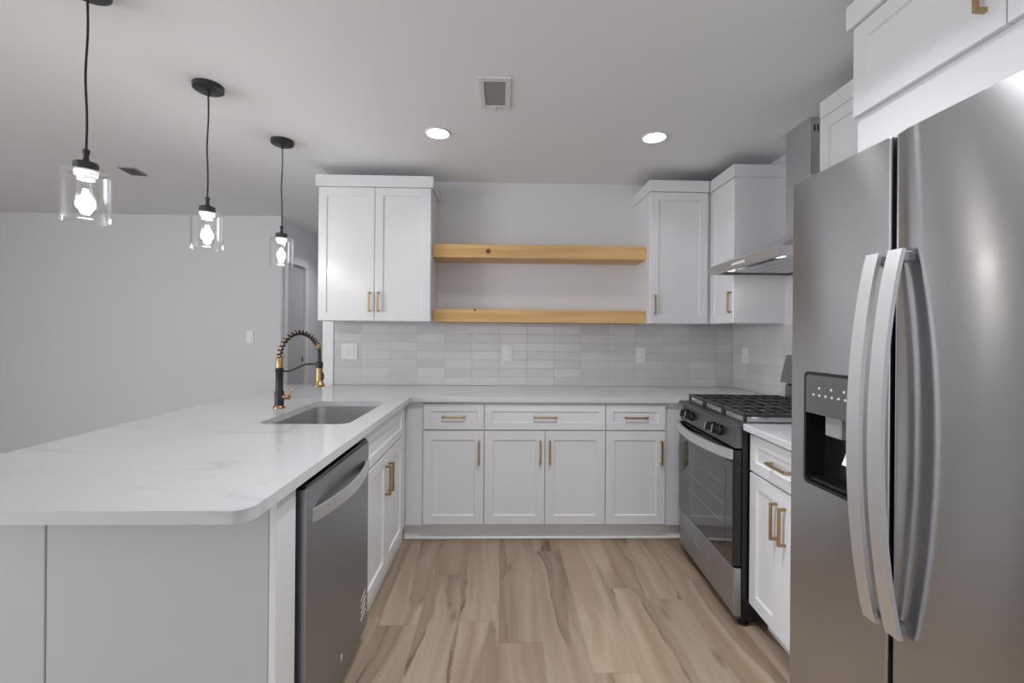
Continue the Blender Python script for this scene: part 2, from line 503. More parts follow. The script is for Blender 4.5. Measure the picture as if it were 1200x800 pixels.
# hall door with casing
d = MB(); d.box(XH-.06, XH-.02, dy0, dy1, .01, dz-.005, .002)
door = struct('door_1', d, 'panel_shaded')
pl = MB(); pl.box(XH-.0205, XH-.012, dy1-.024, dy1-.004, .985, 1.04, .002); pl.build('latch_plate', 'vent_dark', door)
c = MB(); c.box(XH, XH+.016, dy0-.065, dy0, 0, dz+.07, .003); c.box(XH, XH+.016, dy1, dy1+.07, 0, dz+.07, .003); c.box(XH, XH+.016, dy0, dy1, dz, dz+.07, .003)
struct('trim_2', c, 'trim')

# ------------------------------------------------------------------ cabinets
def pull(parent, p, length, axis, depth=.03, th=.0105):
    """square bar pull on a face at y=p[1] looking -y; p is its centre"""
    m = MB(); x, y, z = p; hl = length/2; t = th/2
    if axis == 'z':
        m.box(x-t, x+t, y-depth, y-depth+th, z-hl, z+hl, .0012)
        for s_ in (-1, 1): m.box(x-t, x+t, y-depth+th-.001, y, z+s_*(hl-t)-t, z+s_*(hl-t)+t)
    else:
        m.box(x-hl, x+hl, y-depth, y-depth+th, z-t, z+t, .0012)
        for s_ in (-1, 1): m.box(x+s_*(hl-t)-t, x+s_*(hl-t)+t, y-depth+th-.001, y, z-t, z+t)
    o = m.build('handle', 'gold', parent); o['label'] = 'brushed gold bar handle'
    return o
ZB, ZDR, ZDT, ZT = .118, .700, .709, .868     # door bottom, door top, drawer bottom, drawer top
CT = .884                                     # underside of the worktop
def base_cabinet(label, width, loc, rotz, doors, depth=.58, drawer=True, group=None, filler=None, drawer_pull=True):
    """local x to the right seen from the front, y into the cabinet, face frame at y=0"""
    t = thing('base_cabinet', label, 'cabinet', loc, rotz, group)
    b = MB()
    b.box(0, .018, .0, depth, .105, CT-.001); b.box(width-.018, width, .0, depth, .105, CT-.001)
    b.box(.018, width-.018, 0, depth, .105, .123); b.box(.018, width-.018, depth-.012, depth, .123, CT-.001)
    b.box(.018, width-.018, 0, .018, .66, CT-.001); b.box(.018, width-.018, 0, .018, .123, .16)
    b.build('body', 'cab', t)
    g = .0025
    f = MB(); f.shaker(g, width-g, ZDT, ZT, -.0005, rail=.045)
    dr = f.build('drawer_front', 'cab', t)
    if drawer_pull: pull(dr, (width/2, -.0205, (ZDT+ZT)/2), .145, 'x')
    n = len(doors)
    for i, side in enumerate(doors):
        a, c_ = width*i/n + g*(1 if i == 0 else .6), width*(i+1)/n - g*(1 if i == n-1 else .6)
        f = MB(); f.shaker(a, c_, ZB, ZDR, -.0005)
        dd = f.build('door', 'cab', t)
        hx = c_-.028 if side == 'r' else a+.028
        pull(dd, (hx, -.0205, .570), .148, 'z')
    if filler:
        for (a, c_) in filler:
            b = MB(); b.box(a, c_, -.002, .018, .105, CT-.001); b.build('filler_strip', 'cab', t)
    return t
YFACE = 2.8184                                # face frame of the back run (fronts at 2.798)
g1 = 'white base cabinets along the back wall'
base_cabinet('white base cabinet with one drawer and one door beside the inside corner of the peninsula', .381, (-.482, YFACE, 0), 0, ['r'], filler=[(-.111, -.001)])
base_cabinet('wide white base cabinet with a long drawer over two doors under the wood shelves', .762, (-.101, YFACE, 0), 0, ['r', 'l'])
base_cabinet('white base cabinet with one drawer and one door next to the gas range', .381, (.661, YFACE, 0), 0, ['r'], filler=[(.382, .50)])
struct('baseboard_back', MB().box(-.61, 1.18, 2.862, 2.875, 0, .104).box(-.61, 1.18, 2.848, 2.862, 0, .018, .006), 'trim')
# sink base in the peninsula (fronts at x = -.571)
base_cabinet('white sink base cabinet with two doors between the dishwasher and the corner', .742, (-.592, 1.908, 0), R(90), ['r', 'l'], drawer_pull=False, depth=.60,
             filler=[(.743, .886)])
struct('baseboard_peninsula', MB().box(-.625, -.611, 1.908, 2.848, 0, .104), 'trim')

# ------------------------------------------------------------------ peninsula end
t = thing('peninsula_end_panel', 'plain white end panel closing the near end of the peninsula', 'panel', (-.86, 1.2, 0))
o = (-.86, 1.2)
def rel(x0, x1, y0, y1, z0, z1, bev=0): return MB().box(x0-o[0], x1-o[0], y0-o[1], y1-o[1], z0, z1, bev)
rel(-1.150, -.5925, 1.165, 1.20, 0, CT-.001, .002).build('panel', 'panel_shaded', t)
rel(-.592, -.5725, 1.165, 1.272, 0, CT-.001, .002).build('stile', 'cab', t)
rel(-1.50, -1.1685, 1.180, 1.210, 0, CT-.001, .002).build('wing_panel', 'panel_shaded', t)
rel(-1.24, -1.215, 1.2105, 3.405, 0, CT-.001, .002).build('back_panel', 'panel_shaded', t)

# ------------------------------------------------------------------ worktops
def rounded(pts, rad):
    """round chosen corners: pts list of (x, y, r)"""
    out = []; n = len(pts)
    for i, (x, y, r) in enumerate(pts):
        if not r: out.append((x, y)); continue
        p = Vector((x, y)); a = Vector(pts[i-1][:2]) - p; b_ = Vector(pts[(i+1) % n][:2]) - p
        a.normalize(); b_.normalize()
        ang = a.angle(b_); d_ = r/math.tan(ang/2)
        s0 = p + a*d_; e0 = p + b_*d_
        cen = p + (a+b_).normalized()*(r/math.sin(ang/2))
        v0 = s0-cen; v1 = e0-cen
        k = 8
        a0 = math.atan2(v0.y, v0.x); a1 = math.atan2(v1.y, v1.x)
        da = (a1-a0+PI) % (2*PI) - PI
        for j in range(k+1): out.append((cen.x + r*math.cos(a0+da*j/k), cen.y + r*math.sin(a0+da*j/k)))
    return out
def slab(outline, holes, z0, z1):
    bm = bmesh.new()
    loops = [outline] + holes
    for z in (z0, z1):
        edges = []
        for lp in loops:
            vv = [bm.verts.new((x, y, z)) for x, y in lp]
            edges += [bm.edges.new((vv[i], vv[(i+1) % len(vv)])) for i in range(len(vv))]
        bmesh.ops.triangle_fill(bm, use_beauty=True, use_dissolve=False, edges=edges)
    bm.verts.ensure_lookup_table()
    per = sum(len(l_) for l_ in loops); st = 0
    vl = list(bm.verts)
    for lp in loops:
        n = len(lp)
        for i in range(n):
            a, b_ = vl[st+i], vl[st+(i+1) % n]; c_, d_ = vl[per+st+(i+1) % n], vl[per+st+i]
            bm.faces.new((a, b_, c_, d_))
        st += n
    bmesh.ops.recalc_face_normals(bm, faces=bm.faces)
    m = MB(); m.bm.free(); m.bm = bm
    return m
SX0, SX1, SY0, SY1 = -1.042, -.652, 1.93, 2.59
sink_hole = rounded([(SX0, SY0, .05), (SX1, SY0, .05), (SX1, SY1, .05), (SX0, SY1, .05)], 0)
outline = rounded([(-1.545, .985, .03), (-.545, .985, .042), (-.552, 2.772, .004), (1.12, 2.772, 0), (1.11, 2.715, 0), (1.799, 2.70, 0), (1.799, 3.4285, 0), (-1.36, 3.411, 0), (-1.645, 3.411, .01)], 0)
ct = slab(outline, [sink_hole], CT, .914).build('countertop', 'quartz', bevel=.0035, smooth=True)
tag(ct, 'white veined quartz worktop running over the peninsula and along the back wall', 'countertop')

# ------------------------------------------------------------------ sink and faucet
t = thing('sink', 'undermount stainless steel sink set in the peninsula worktop', 'sink', ((SX0+SX1)/2, (SY0+SY1)/2, CT-.21))
hx, hy = (SX1-SX0)/2+.008, (SY1-SY0)/2+.008
def rr(hx, hy, r, z):
    return [(x, y, z) for x, y in rounded([(-hx, -hy, r), (hx, -hy, r), (hx, hy, r), (-hx, hy, r)], 0)]
bm = MB()
loops = [rr(hx+.03, hy+.025, .06, .2085), rr(hx, hy, .05, .2085), rr(hx-.004, hy-.004, .05, .03), rr(hx-.03, hy-.03, .035, .004), rr(.03, .03, .0299, 0)]
rings = [[bm.bm.verts.new(p) for p in lp] for lp in loops]
for A, B in zip(rings, rings[1:]):
    for k in range(len(A)): bm.bm.faces.new((A[k], A[(k+1) % len(A)], B[(k+1) % len(A)], B[k]))
bm.bm.faces.new(rings[-1])
bmesh.ops.recalc_face_normals(bm.bm, faces=bm.bm.faces)
bo = bm.build('basin', 'steel_sink', t, smooth=True)
md = bo.modifiers.new('thickness', 'SOLIDIFY'); md.thickness = .0012
MB().lathe([(.0, .002), (.042, .002), (.045, .005), (.036, .0065), (.03, .004), (.0, .004)], cap=False).build('drain', 'steel_handle', t, smooth=True)

FB = (-1.142, 2.338, .914)
t = thing('kitchen_faucet', 'black and gold spring faucet standing behind the sink', 'faucet', FB)
MB().lathe([(.029, 0), (.029, .006), (.024, .014), (.0, .014)], cap=False).build('base_ring', 'bronze', t, smooth=True)
MB().lathe([(.0, .0135), (.0225, .0135), (.0225, .085), (.018, .092), (.018, .186), (.0195, .188), (.0195, .208), (0, .208)], cap=False).build('body', 'black', t, smooth=True)
MB().lathe([(0, .2075), (.0165, .2075), (.0165, .256), (.013, .262), (0, .262)], cap=False).build('collar', 'gold', t, smooth=True)
# spring arch in the x-z plane
SPX = .203
def arch(u):
    """u 0..1 from collar over to the connector"""
    P = [Vector((0, 0, .255)), Vector((.006, 0, .30)), Vector((.03, 0, .350)), Vector((.072, 0, .384)), Vector((.115, 0, .390)), Vector((.155, 0, .372)), Vector((.183, 0, .344)), Vector((.198, 0, .318))]
    f = u*(len(P)-1); i = min(int(f), len(P)-2); f -= i
    p0, p1, p2, p3 = P[max(i-1, 0)], P[i], P[i+1], P[min(i+2, len(P)-1)]
    return .5*((2*p1) + (-p0+p2)*f + (2*p0-5*p1+4*p2-p3)*f*f + (-p0+3*p1-3*p2+p3)*f**3)
MB().tube([arch(k/40) for k in range(41)], .0062).build('inner_hose', 'bronze', t, smooth=True)
MB().tube([arch(.99), Vector((.2025, 0, .29)), Vector((SPX+.001, 0, .238))], .0085).build('hose', 'black', t, smooth=True)
coil = []
turns = 17
N = turns*14
for k in range(N+1):
    u = k/N; p = arch(u*.96); tg = (arch(min(1, u*.96+.01)) - arch(max(0, u*.96-.01))).normalized()
    nrm = Vector((0, 1, 0)); bn = tg.cross(nrm)
    a = 2*PI*turns*u
    coil.append(p + .0108*(math.cos(a)*nrm + math.sin(a)*bn))
MB().tube(coil, .0044, 6).build('spring', 'black', t, smooth=True)
MB().tube([arch(.93), arch(.97), arch(1.0), Vector((.201, 0, .308))], [.0135, .0145, .0135, .0105], 14).build('connector', 'gold', t, smooth=True)
MB().lathe([(0, .208), (.0185, .208), (.0185, .238), (.012, .243), (0, .243)], c=(SPX, 0, 0), cap=False).build('holder', 'black', t, smooth=True)
MB().lathe([(0, .112), (.027, .112), (.028, .122), (.019, .136), (.0165, .150), (.0165, .2075), (0, .2075)], c=(SPX, 0, 0), cap=False).build('spray_head', 'gold', t, smooth=True)
MB().tube([(SPX+.0155, -.002, .185), (SPX+.023, -.004, .175), (SPX+.023, -.004, .155), (SPX+.0175, -.002, .145)], .004, 8).build('spray_button', 'black', t, smooth=True)
MB().tube([(.018, 0, .190), (.045, 0, .190), (.065, 0, .196), (.125, 0, .224), (.145, 0, .228), (SPX-.017, 0, .228)], .0047, 10).build('support_arm', 'black', t, smooth=True)
hd = MB().lathe([(0, .02), (.013, .02), (.013, .052), (.010, .055), (0, .055)], c=(0, 0, .058), axis='x', cap=False).build('valve', 'bronze', t, smooth=True)
MB().tube([(.044, 0, .066), (.06, 0, .085), (.085, 0, .112)], [.0042, .004, .0035], 8).build('lever', 'bronze', hd, smooth=True)

# ------------------------------------------------------------------ backsplash
b = MB().box(-1.2655, XR-.011, YB-.0105, YB-.0005, .9145, 1.388)
tag(b.build('backsplash', 'tile_back'), 'pale grey stacked tile backsplash on the back wall above the worktop', 'backsplash')
b = MB().box(XR-.0105, XR-.0005, 1.45, YB-.011, .9145, 1.72)
tag(b.build('backsplash', 'tile_right'), 'pale stacked tile backsplash on the right wall behind the range', 'backsplash')

# ------------------------------------------------------------------ upper cabinets
UZ0, UZ1, UC = 1.389, 2.307, 2.385
def upper_cabinet(label, width, loc, rotz, doors, z0=UZ0, z1=UZ1, depth=.313, door_z=None, crown=True, crown_ends=(1, 1), pull_z=.13, filler=None, pulls=True, cz=UC, name='wall_cabinet', pull_in=.028, crown_out=.034):
    t = thing(name, label, 'cabinet', (loc[0], loc[1], z0), rotz)
    H = z1-z0
    MB().box(0, width, 0, depth, 0, H).build('body', 'cab', t)
    g = .0025; n = len(doors)
    dz0, dz1 = door_z or (.002, H-.002)
    for i, side in enumerate(doors):
        a, c_ = width*i/n + g*(1 if i == 0 else .6), width*(i+1)/n - g*(1 if i == n-1 else .6)
        dd = MB().shaker(a, c_, dz0, dz1, -.0005).build('door', 'cab', t)
        if pulls:
            hx_ = c_-pull_in if side == 'r' else a+pull_in
            pull(dd, (hx_, -.0205, dz0+pull_z), .135, 'z')
    if crown:
        e0, e1 = (.014 if q else 0 for q in crown_ends)
        MB().box(-e0, width+e1, -crown_out, depth, H, cz-z0, .002).build('crown', 'cab', t)
    if filler:
        for (a, c_, ) in filler: MB().box(a, c_, 0.0, .018, 0, H).build('filler_strip', 'cab', t)
    return t
upper_cabinet('white two-door wall cabinet hanging above the sink corner left of the wood shelves', .771, (-1.26, 3.1165, 0), 0, ['r', 'l'])
upper_cabinet('white one-door wall cabinet at the right end of the wood shelves', .407, (1.033, 3.1165, 0), 0, ['l'], crown_ends=(1, 0), filler=[(.408, .435)])
upper_cabinet('white wall cabinet in the corner on the right wall beside the range hood', .325, (1.482, 3.112, 0), R(-90), ['r'], crown_ends=(0, 1))
upper_cabinet('white wall cabinet squeezed between the range hood and the cabinet over the fridge', .51, (1.482, 2.035, 0), R(-90), ['r'], crown_ends=(0, 0), crown_out=.0206)
upper_cabinet('deep white two-door cabinet over the refrigerator', .91, (1.18, 1.462, 0), R(-90), ['r', 'l'], z0=1.80, z1=2.325, depth=.618, door_z=(.228, .523), crown_ends=(1, 1), pull_z=.125, cz=UC+.02, pull_in=.043)

# ------------------------------------------------------------------ floating shelves
def shelf(label, z0, z1, knots):
    t = thing('floating_shelf', label, 'shelf', (.28, 3.3, z0), 0, 'thick pine shelves on the back wall')
    x0, x1, y0, y1 = -.487, 1.031, 3.185, YB-.001
    MB().box(x0-.28, x1-.28, y0-3.3, y1-3.3, 0, z1-z0, .003).build('board', 'pine', t)
    for (kx, kz, r) in knots:
        k = MB().lathe([(0, -.0012), (r, -.0012), (r, .001), (0, .001)], c=(kx-.28, y0-3.3, kz), axis='y', cap=False).build('knot', 'knot', t, smooth=True)
        MB().lathe([(0, -.0018), (r*.55, -.0018), (r*.55, .0005), (0, .0005)], c=(kx-.28+r*.1, y0-3.3, kz+r*.1), axis='y', seg=14, cap=False).build('knot_core', 'knot_core', k, smooth=True)
shelf('thick pine floating shelf with a dark knot, the upper of the two', 1.848, 1.942, [(-.098, .046, .018)])
shelf('thick pine floating shelf sitting just above the tile, the lower of the two', 1.391, 1.480, [(-.19, .086, .008)])

# ------------------------------------------------------------------ dishwasher (front looks +x)
t = thing('dishwasher', 'stainless steel dishwasher under the peninsula worktop', 'dishwasher', (-.592, 1.282, 0), R(90))
W = .618
MB().box(.004, W-.004, .0, .55, .10, .868).build('tub', 'black_plastic', t)
MB().box(.012, W-.012, .05, .5, .0, .099).build('kick_plate', 'black_plastic', t)
dd = MB()
dd.box(.012, W-.006, -.040, -.001, .086, .852, .004, 2)
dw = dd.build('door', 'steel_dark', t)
MB().box(.02, W-.012, -.034, -.002, .8525, .861).build('control_strip', 'enamel', t)
pts = []
for k in range(25):
    u = k/24; x = .05 + u*(W-.10); pts.append((x, -.044 - .036*math.sin(PI*u)**.8, .765))
MB().ribbon(pts, (0, 0, 1), .019, (0, 1, 0), .005).build('handle', 'steel_handle', dw, smooth=True)
# shallow scooped pocket above the bar
sc = MB()
A = []
for k in range(25):
    u = k/24; x = .05 + u*(W-.10); A.append((x, .778 + .052*math.sin(PI*u)**.7))
poly = [(x, z) for x, z in A] + [(A[-1][0], .770), (A[0][0], .770)]
sc.prism(poly, 'y', -.0408, -.0395).build('pocket', 'steel_dark', dw)
for k in range(4):
    z = .238 - k*.026
    MB().prism([(W-.095, z-.010), (W-.036, z+.004), (W-.036, z+.010), (W-.095, z-.004)], 'y', -.0416, -.0395).build('vent_slot', 'icon', dw)
e = MB(); e.tube([(.30, -.0405, .150), (.30, -.0405, .166), (.306, -.0405, .172), (.312, -.0405, .170)], .0018, 6)
e.tube([(.30, -.0405, .158), (.309, -.0405, .158)], .0018, 6); e.build('emblem', 'steel_handle', dw)

# ------------------------------------------------------------------ gas range (front looks -x, run skewed by 3.3 degrees)
SK = R(-93.3)
RW = .715
t = thing('gas_range', 'stainless steel freestanding gas range with black grates', 'range', (1.092, 2.695, 0), SK)
MB().box(.004, RW-.004, .035, .655, .035, .900).build('body', 'black_plastic', t)
for (x, y) in ((.05, .07), (RW-.03, .055), (.05, .60), (RW-.05, .60)):
    MB().lathe([(.022, 0), (.022, .008), (.012, .012), (.012, .0345)], c=(x, y, 0)).build('foot', 'rubber', t, smooth=True)
# storage drawer with its embossed pull
dr = MB(); dr.prism([(0.006, .046), (.034, .046), (.034, .262), (0, .262), (0, .07)], 'x', .004, RW-.004, .0)
dr = dr.build('drawer', 'steel_x', t, bevel=.004)
pts = rounded([(.255, .165, .012), (.455, .165, .012), (.455, .205, .012), (.255, .205, .012)], 0)
MB().tube([(x, -.0005, z) for x, z in pts], .0022, 6, closed=True).build('drawer_recess', 'steel_x', dr, smooth=True)
# oven door: steel edge, black glass, inner window
od = MB(); od.box(.004, RW-.004, -.004, .033, .272, .792, .004, 2); od = od.build('oven_door', 'enamel', t)
MB().box(.004, .05, -.0075, -.0035, .274, .770, .001).build('side_trim', 'steel_dark', od)
MB().box(.051, RW-.005, -.0075, -.0035, .274, .735, .001).build('door_glass', 'oven_glass', od)
wn = MB(); q = rounded([(.13, .335, .02), (RW-.075, .335, .02), (RW-.075, .690, .02), (.13, .690, .02)], 0)
wn.prism(q, 'y', -.0082, -.0074).build('window', 'oven_glass', od)
for z in (.43, .52, .61):
    MB().tube([(.15, -.0083, z), (RW-.095, -.0083, z)], .0012, 6).build('rack_line', 'vent_grey', od)
pts = []
for k in range(25):
    u = k/24; pts.append((.008 + u*(RW-.016), -.012 - .052*math.sin(PI*u)**.75, .772))
MB().ribbon(pts, (0, 0, 1), .0215, (0, 1, 0), .007).build('handle', 'steel_handle', od, smooth=True)
# control panel, sloped
cp = MB(); cp.prism([(.0, .800), (.034, .800), (.034, .896), (.018, .896)], 'x', .004, RW-.004)
cp = cp.build('control_panel', 'panel_dark', t, bevel=.003)
def knob(x):
    m = MB()
    m.lathe([(.026, 0), (.026, -.008), (.021, -.012), (.019, -.030), (.0, -.030)], axis='y', cap=False)
    m.box(-.006, .006, -.040, -.028, -.020, .020, .002)
    k = m.build('knob', 'black', cp, smooth=True)
    k.location = (x, .008, .846); k.rotation_euler = (R(-10.6), 0, 0)
    e = MB().box(-.0035, .0035, -.0415, -.0395, -.019, .019).build('knob_cap', 'steel_handle', k)
for x in (.085, .165, .455, .535, .625)[:4] : knob(x)
# cooktop
ck = MB(); ck.prism([(-.012, .8965), (.655, .8965), (.655, .914), (.02, .914), (-.004, .914), (-.012, .906)], 'x', 0, RW)
ck = ck.build('cooktop', 'panel_dark', t, bevel=.003)
MB().box(.03, RW-.03, .055, .575, .9142, .9165, .001).build('burner_tray', 'steel_handle', ck)
for (x, y, r) in ((.17, .18, .045), (.17, .45, .036), (RW-.17, .18, .05), (RW-.17, .45, .036), (RW/2, .315, .04)):
    bn = MB().lathe([(r, .9167), (r, .925), (r*.85, .929), (0, .929)], c=(x, y, 0), cap=False).build('burner', 'steel_handle', ck, smooth=True)
    MB().lathe([(r*.8, .9285), (r*.8, .935), (r*.7, .938), (0, .938)], c=(x, y, 0), cap=False).build('burner_cap', 'enamel', bn, smooth=True)
def grate(x0, x1):
    y0, y1 = .045, .575; z0, z1 = .940, .954
    m = MB(); bw = .012
    def bar(a, b_, c_, d_, zz0=z0): m.box(a, b_, c_, d_, zz0, z1, .002)
    bar(x0, x1, y0, y0+.018); bar(x0, x1, y1-bw, y1)
    bar(x0, x0+bw, y0, y1); bar(x1-bw, x1, y0, y1)
    ym = (y0+y1)/2; bar(x0, x1, ym-.006, ym+.006)
    for fr in (.13, .25, .37, .63, .75, .87):
        yy = y0 + (y1-y0)*fr; bar(x0, x1, yy-.0034, yy+.0034)
    xm = (x0+x1)/2; bar(xm-.004, xm+.004, y0, y1)
    for (x, y) in ((x0, y0), (x1-bw, y0), (x0, y1-bw), (x1-bw, y1-bw), (x0, ym-.006), (x1-bw, ym-.006)):
        m.box(x, x+bw, y, y+bw, .9166, z0+.001)
    return m.build('grate', 'cast', t)
gx = [.012, .236, .240, .475, .479, RW-.012]
for k in range(3): grate(gx[2*k], gx[2*k+1])
# back guard
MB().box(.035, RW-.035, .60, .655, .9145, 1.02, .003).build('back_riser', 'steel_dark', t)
MB().prism([(.585, 1.032), (.655, 1.032), (.655, 1.195), (.622, 1.195)], 'x', .004, RW-.004).build('back_guard', 'steel_x', t, bevel=.006)
MB().box(.05, RW-.05, .605, .650, 1.0202, 1.0318).build('guard_gap', 'black', t)

# ------------------------------------------------------------------ right base cabinet, its worktop
e = Vector((-math.sin(R(3.3)), -math.cos(R(3.3)))); nn = Vector((math.cos(R(3.3)), -math.sin(R(3.3))))
P = Vector((1.092, 2.695)) + e*(RW+.006) + nn*.082
CW = .50
base_cabinet('white base cabinet with gold pulls squeezed between the range and the refrigerator', CW, (P.x, P.y, 0), SK, ['r', 'l'], depth=.55)
Q = Vector((1.092, 2.695)) + e*(RW+.003) + nn*.032
t = tag(slab([(0, 0), (CW+.006, 0), (CW+.006, .64), (0, .64)], [], CT, .914).build('countertop', 'quartz', bevel=.0035), 'short white quartz worktop between the range and the refrigerator', 'countertop')
t.location = (Q.x, Q.y, 0); t.rotation_euler = (0, 0, SK)
P2 = P + nn*.066
tk = struct('baseboard_right', MB().box(0, CW, 0, .013, 0, .104), 'trim'); tk.location = (P2.x, P2.y, 0); tk.rotation_euler = (0, 0, SK)

# ------------------------------------------------------------------ range hood
t = thing('range_hood', 'stainless steel chimney range hood over the gas range', 'hood', (XR, 2.355, 1.675))
def hp(x, y, z): return (x-XR, y-2.355, z-1.675)
X0, Y0, Y1, XB = 1.262, 2.00, 2.705, XR-.0105
A = [(X0, Y0), (XB, Y0), (XB, Y1), (X0, Y1)]
CX, CY0, CY1 = 1.62, 2.325, 2.525
B = [(CX-.004, CY0-.004), (XB, CY0-.004), (XB, CY1+.004), (CX-.004, CY1+.004)]
MB().hull([hp(x, y, 1.719) for x, y in A], [hp(x, y, 1.872) for x, y in B]).build('canopy', 'steel_hood', t)
m = MB()
def hb(x0, x1, y0, y1, z0, z1, bev=0): m.box(x0-XR, x1-XR, y0-2.355, y1-2.355, z0-1.675, z1-1.675, bev)
hb(X0, X0+.004, Y0, Y1, 1.675, 1.7188); hb(X0+.004, XB, Y0, Y0+.004, 1.675, 1.7188); hb(X0+.004, XB, Y1-.004, Y1, 1.675, 1.7188)
hb(X0+.004, X0+.03, Y0+.004, Y1-.004, 1.675, 1.678)
hb(X0+.03, XB, Y0+.004, Y0+.03, 1.675, 1.678); hb(X0+.03, XB, Y1-.03, Y1-.004, 1.675, 1.678); hb(XB-.05, XB, Y0+.03, Y1-.03, 1.675, 1.678)
m.build('skirt', 'steel_hood', t)
m = MB(); hb(X0+.03, XB-.05, Y0+.03, Y1-.03, 1.700, 1.704); m.build('underside', 'vent_dark', t)
for k in range(2):
    m = MB(); a = Y0+.045+k*.315
    hb(X0+.11, XB-.06, a, a+.30, 1.686, 1.6995, .003); f = m.build('filter', 'steel_hood', t)
    m = MB()
    for j in range(3): hb(X0+.19+j*.075, X0+.194+j*.075, a+.03, a+.27, 1.6848, 1.6862)
    m.build('filter_slots', 'vent_grey', f)
for y in (Y0+.12, Y1-.12):
    MB().lathe([(0, 0), (.024, 0), (.028, .004), (.028, .02)], c=hp(X0+.07, y, 1.684), cap=False).build('hood_lamp', 'hood_lens', t, smooth=True)
    l = bpy.data.lights.new('hood_fill', 'SPOT'); l.energy = 1.1; l.spot_size = R(150); l.spot_blend = .6; l.shadow_soft_size = .02; l.color = (.98, .99, 1)  # added light to brighten the right wall tile; lamps not known to be lit
    lo = bpy.data.objects.new('hood_fill', l); COL.objects.link(lo); lo.parent = t; lo.location = hp(X0+.07, y, 1.678); lo.rotation_euler = (0, R(-30), 0)
MB().box(*[v for p in zip(hp(X0-.003, 2.30, 1.689), hp(X0+.001, 2.43, 1.704)) for v in p], .001).build('button_strip', 'white_plastic', t)  # white colour stands in for a bright highlight on the strip
m = MB(); hb(CX, XB, CY0, CY1, 1.8725, CEIL-.002, .001); ch = m.build('chimney', 'steel_hood', t)
for k in range(6):
    m = MB(); hb(CX+.02+k*.018, CX+.028+k*.018, CY0-.001, CY0+.002, CEIL-.075, CEIL-.04); m.build('vent_slot', 'recess', ch)

# ------------------------------------------------------------------ refrigerator (front looks -x)
FX = .93
t = thing('refrigerator', 'large stainless steel side-by-side refrigerator with curved handles', 'refrigerator', (FX, 1.412, 0), R(-88.7))
FW = .885; SEAM = .354; FZ = 1.788
MB().box(.006, FW-.006, .068, .80, .045, FZ-.012).build('body', 'grey_plastic', t)
MB().box(.03, FW-.03, .09, .70, 0, .044).build('base_grille', 'black_plastic', t)
MB().box(.02, FW-.02, .0605, .0675, .06, FZ-.02).build('gasket', 'black', t)
def bowed(x0, x1, bow, hole=None):
    """door front: slightly convex plan, rounded edges"""
    m = MB(); n = 14
    pts = [(x0, .060), (x0, .012)]
    for k in range(n+1):
        u = k/n; x = x0+.003 + u*(x1-x0-.006); ed = min(u, 1-u)
        r = .008*max(0, 1-ed*14)**2
        pts.append((x, r - bow*math.sin(PI*u)))
    pts += [(x1, .012), (x1, .060)]
    m.prism(pts, 'z', .065, FZ)
    return m
# freezer door with a real dispenser cavity
DX0, DX1, DZ0, DZ1, DZM = .068, .262, .868, 1.192, 1.075
fm = MB()
def fpart(x0, x1, z0, z1):
    fm.box(x0, x1, 0, .060, z0, z1)
xs = [0, DX0, DX1, SEAM-.003]; zs = [.065, DZ0, DZ1, FZ]
bmf = fm.bm
def grid_door():
    # front grid with hole, sides, back; cavity separate part
    vf = [[bmf.verts.new((x, 0, z)) for x in xs] for z in zs]
    vb = [[bmf.verts.new((x, .060, z)) for x in xs] for z in zs]
    for j in range(3):
        for i in range(3):
            if i == 1 and j == 1: continue
            bmf.faces.new((vf[j][i], vf[j][i+1], vf[j+1][i+1], vf[j+1][i]))
            bmf.faces.new((vb[j][i], vb[j+1][i], vb[j+1][i+1], vb[j][i+1]))
    for j in range(3):
        bmf.faces.new((vf[j][0], vf[j+1][0], vb[j+1][0], vb[j][0])); bmf.faces.new((vf[j][3], vb[j][3], vb[j+1][3], vf[j+1][3]))
    for i in range(3):
        bmf.faces.new((vf[0][i], vb[0][i], vb[0][i+1], vf[0][i+1])); bmf.faces.new((vf[3][i], vf[3][i+1], vb[3][i+1], vb[3][i]))
    # hole rim
    ring = [(1, 1), (2, 1), (2, 2), (1, 2)]
    for k in range(4):
        (i0, j0), (i1, j1) = ring[k], ring[(k+1) % 4]
        bmf.faces.new((vf[j0][i0], vf[j1][i1], vb[j1][i1], vb[j0][i0]))
    bmesh.ops.recalc_face_normals(bmf, faces=bmf.faces)
grid_door()
fd = fm.build('freezer_door', 'steel', t, bevel=.003)
m = bowed(SEAM+.003, FW, .0015); rd = m.build('fridge_door', 'steel', t, smooth=True)
# dispenser
dp = MB()
q = rounded([(DX0-.006, DZ0-.006, .016), (DX1+.006, DZ0-.006, .016), (DX1+.006, DZ1+.006, .016), (DX0-.006, DZ1+.006, .016)], 0)
q2 = rounded([(DX0+.003, DZ0+.003, .012), (DX1-.003, DZ0+.003, .012), (DX1-.003, DZ1-.003, .012), (DX0+.003, DZ1-.003, .012)], 0)
va = [dp.bm.verts.new((x, -.003, z)) for x, z in q]; vb = [dp.bm.verts.new((x, -.003, z)) for x, z in q2]
vc = [dp.bm.verts.new((x, -.0002, z)) for x, z in q]; vd = [dp.bm.verts.new((x, .057, z)) for x, z in q2]
for A, B in ((va, vb), (va, vc), (vb, vd)):
    for k in range(len(A)): dp.bm.faces.new((A[k], A[(k+1) % len(A)], B[(k+1) % len(A)], B[k]))
dp.bm.faces.new(vd)
bmesh.ops.recalc_face_normals(dp.bm, faces=dp.bm.faces)
dpo = dp.build('dispenser', 'black_plastic', fd, smooth=True)
cpn = MB().prism(rounded([(DX0+.0032, DZM, 0), (DX1-.0032, DZM, 0), (DX1-.0032, DZ1-.0032, .012), (DX0+.0032, DZ1-.0032, .012)], 0), 'y', -.0035, .03).build('control_panel', 'grey_plastic', fd)
ic = MB()
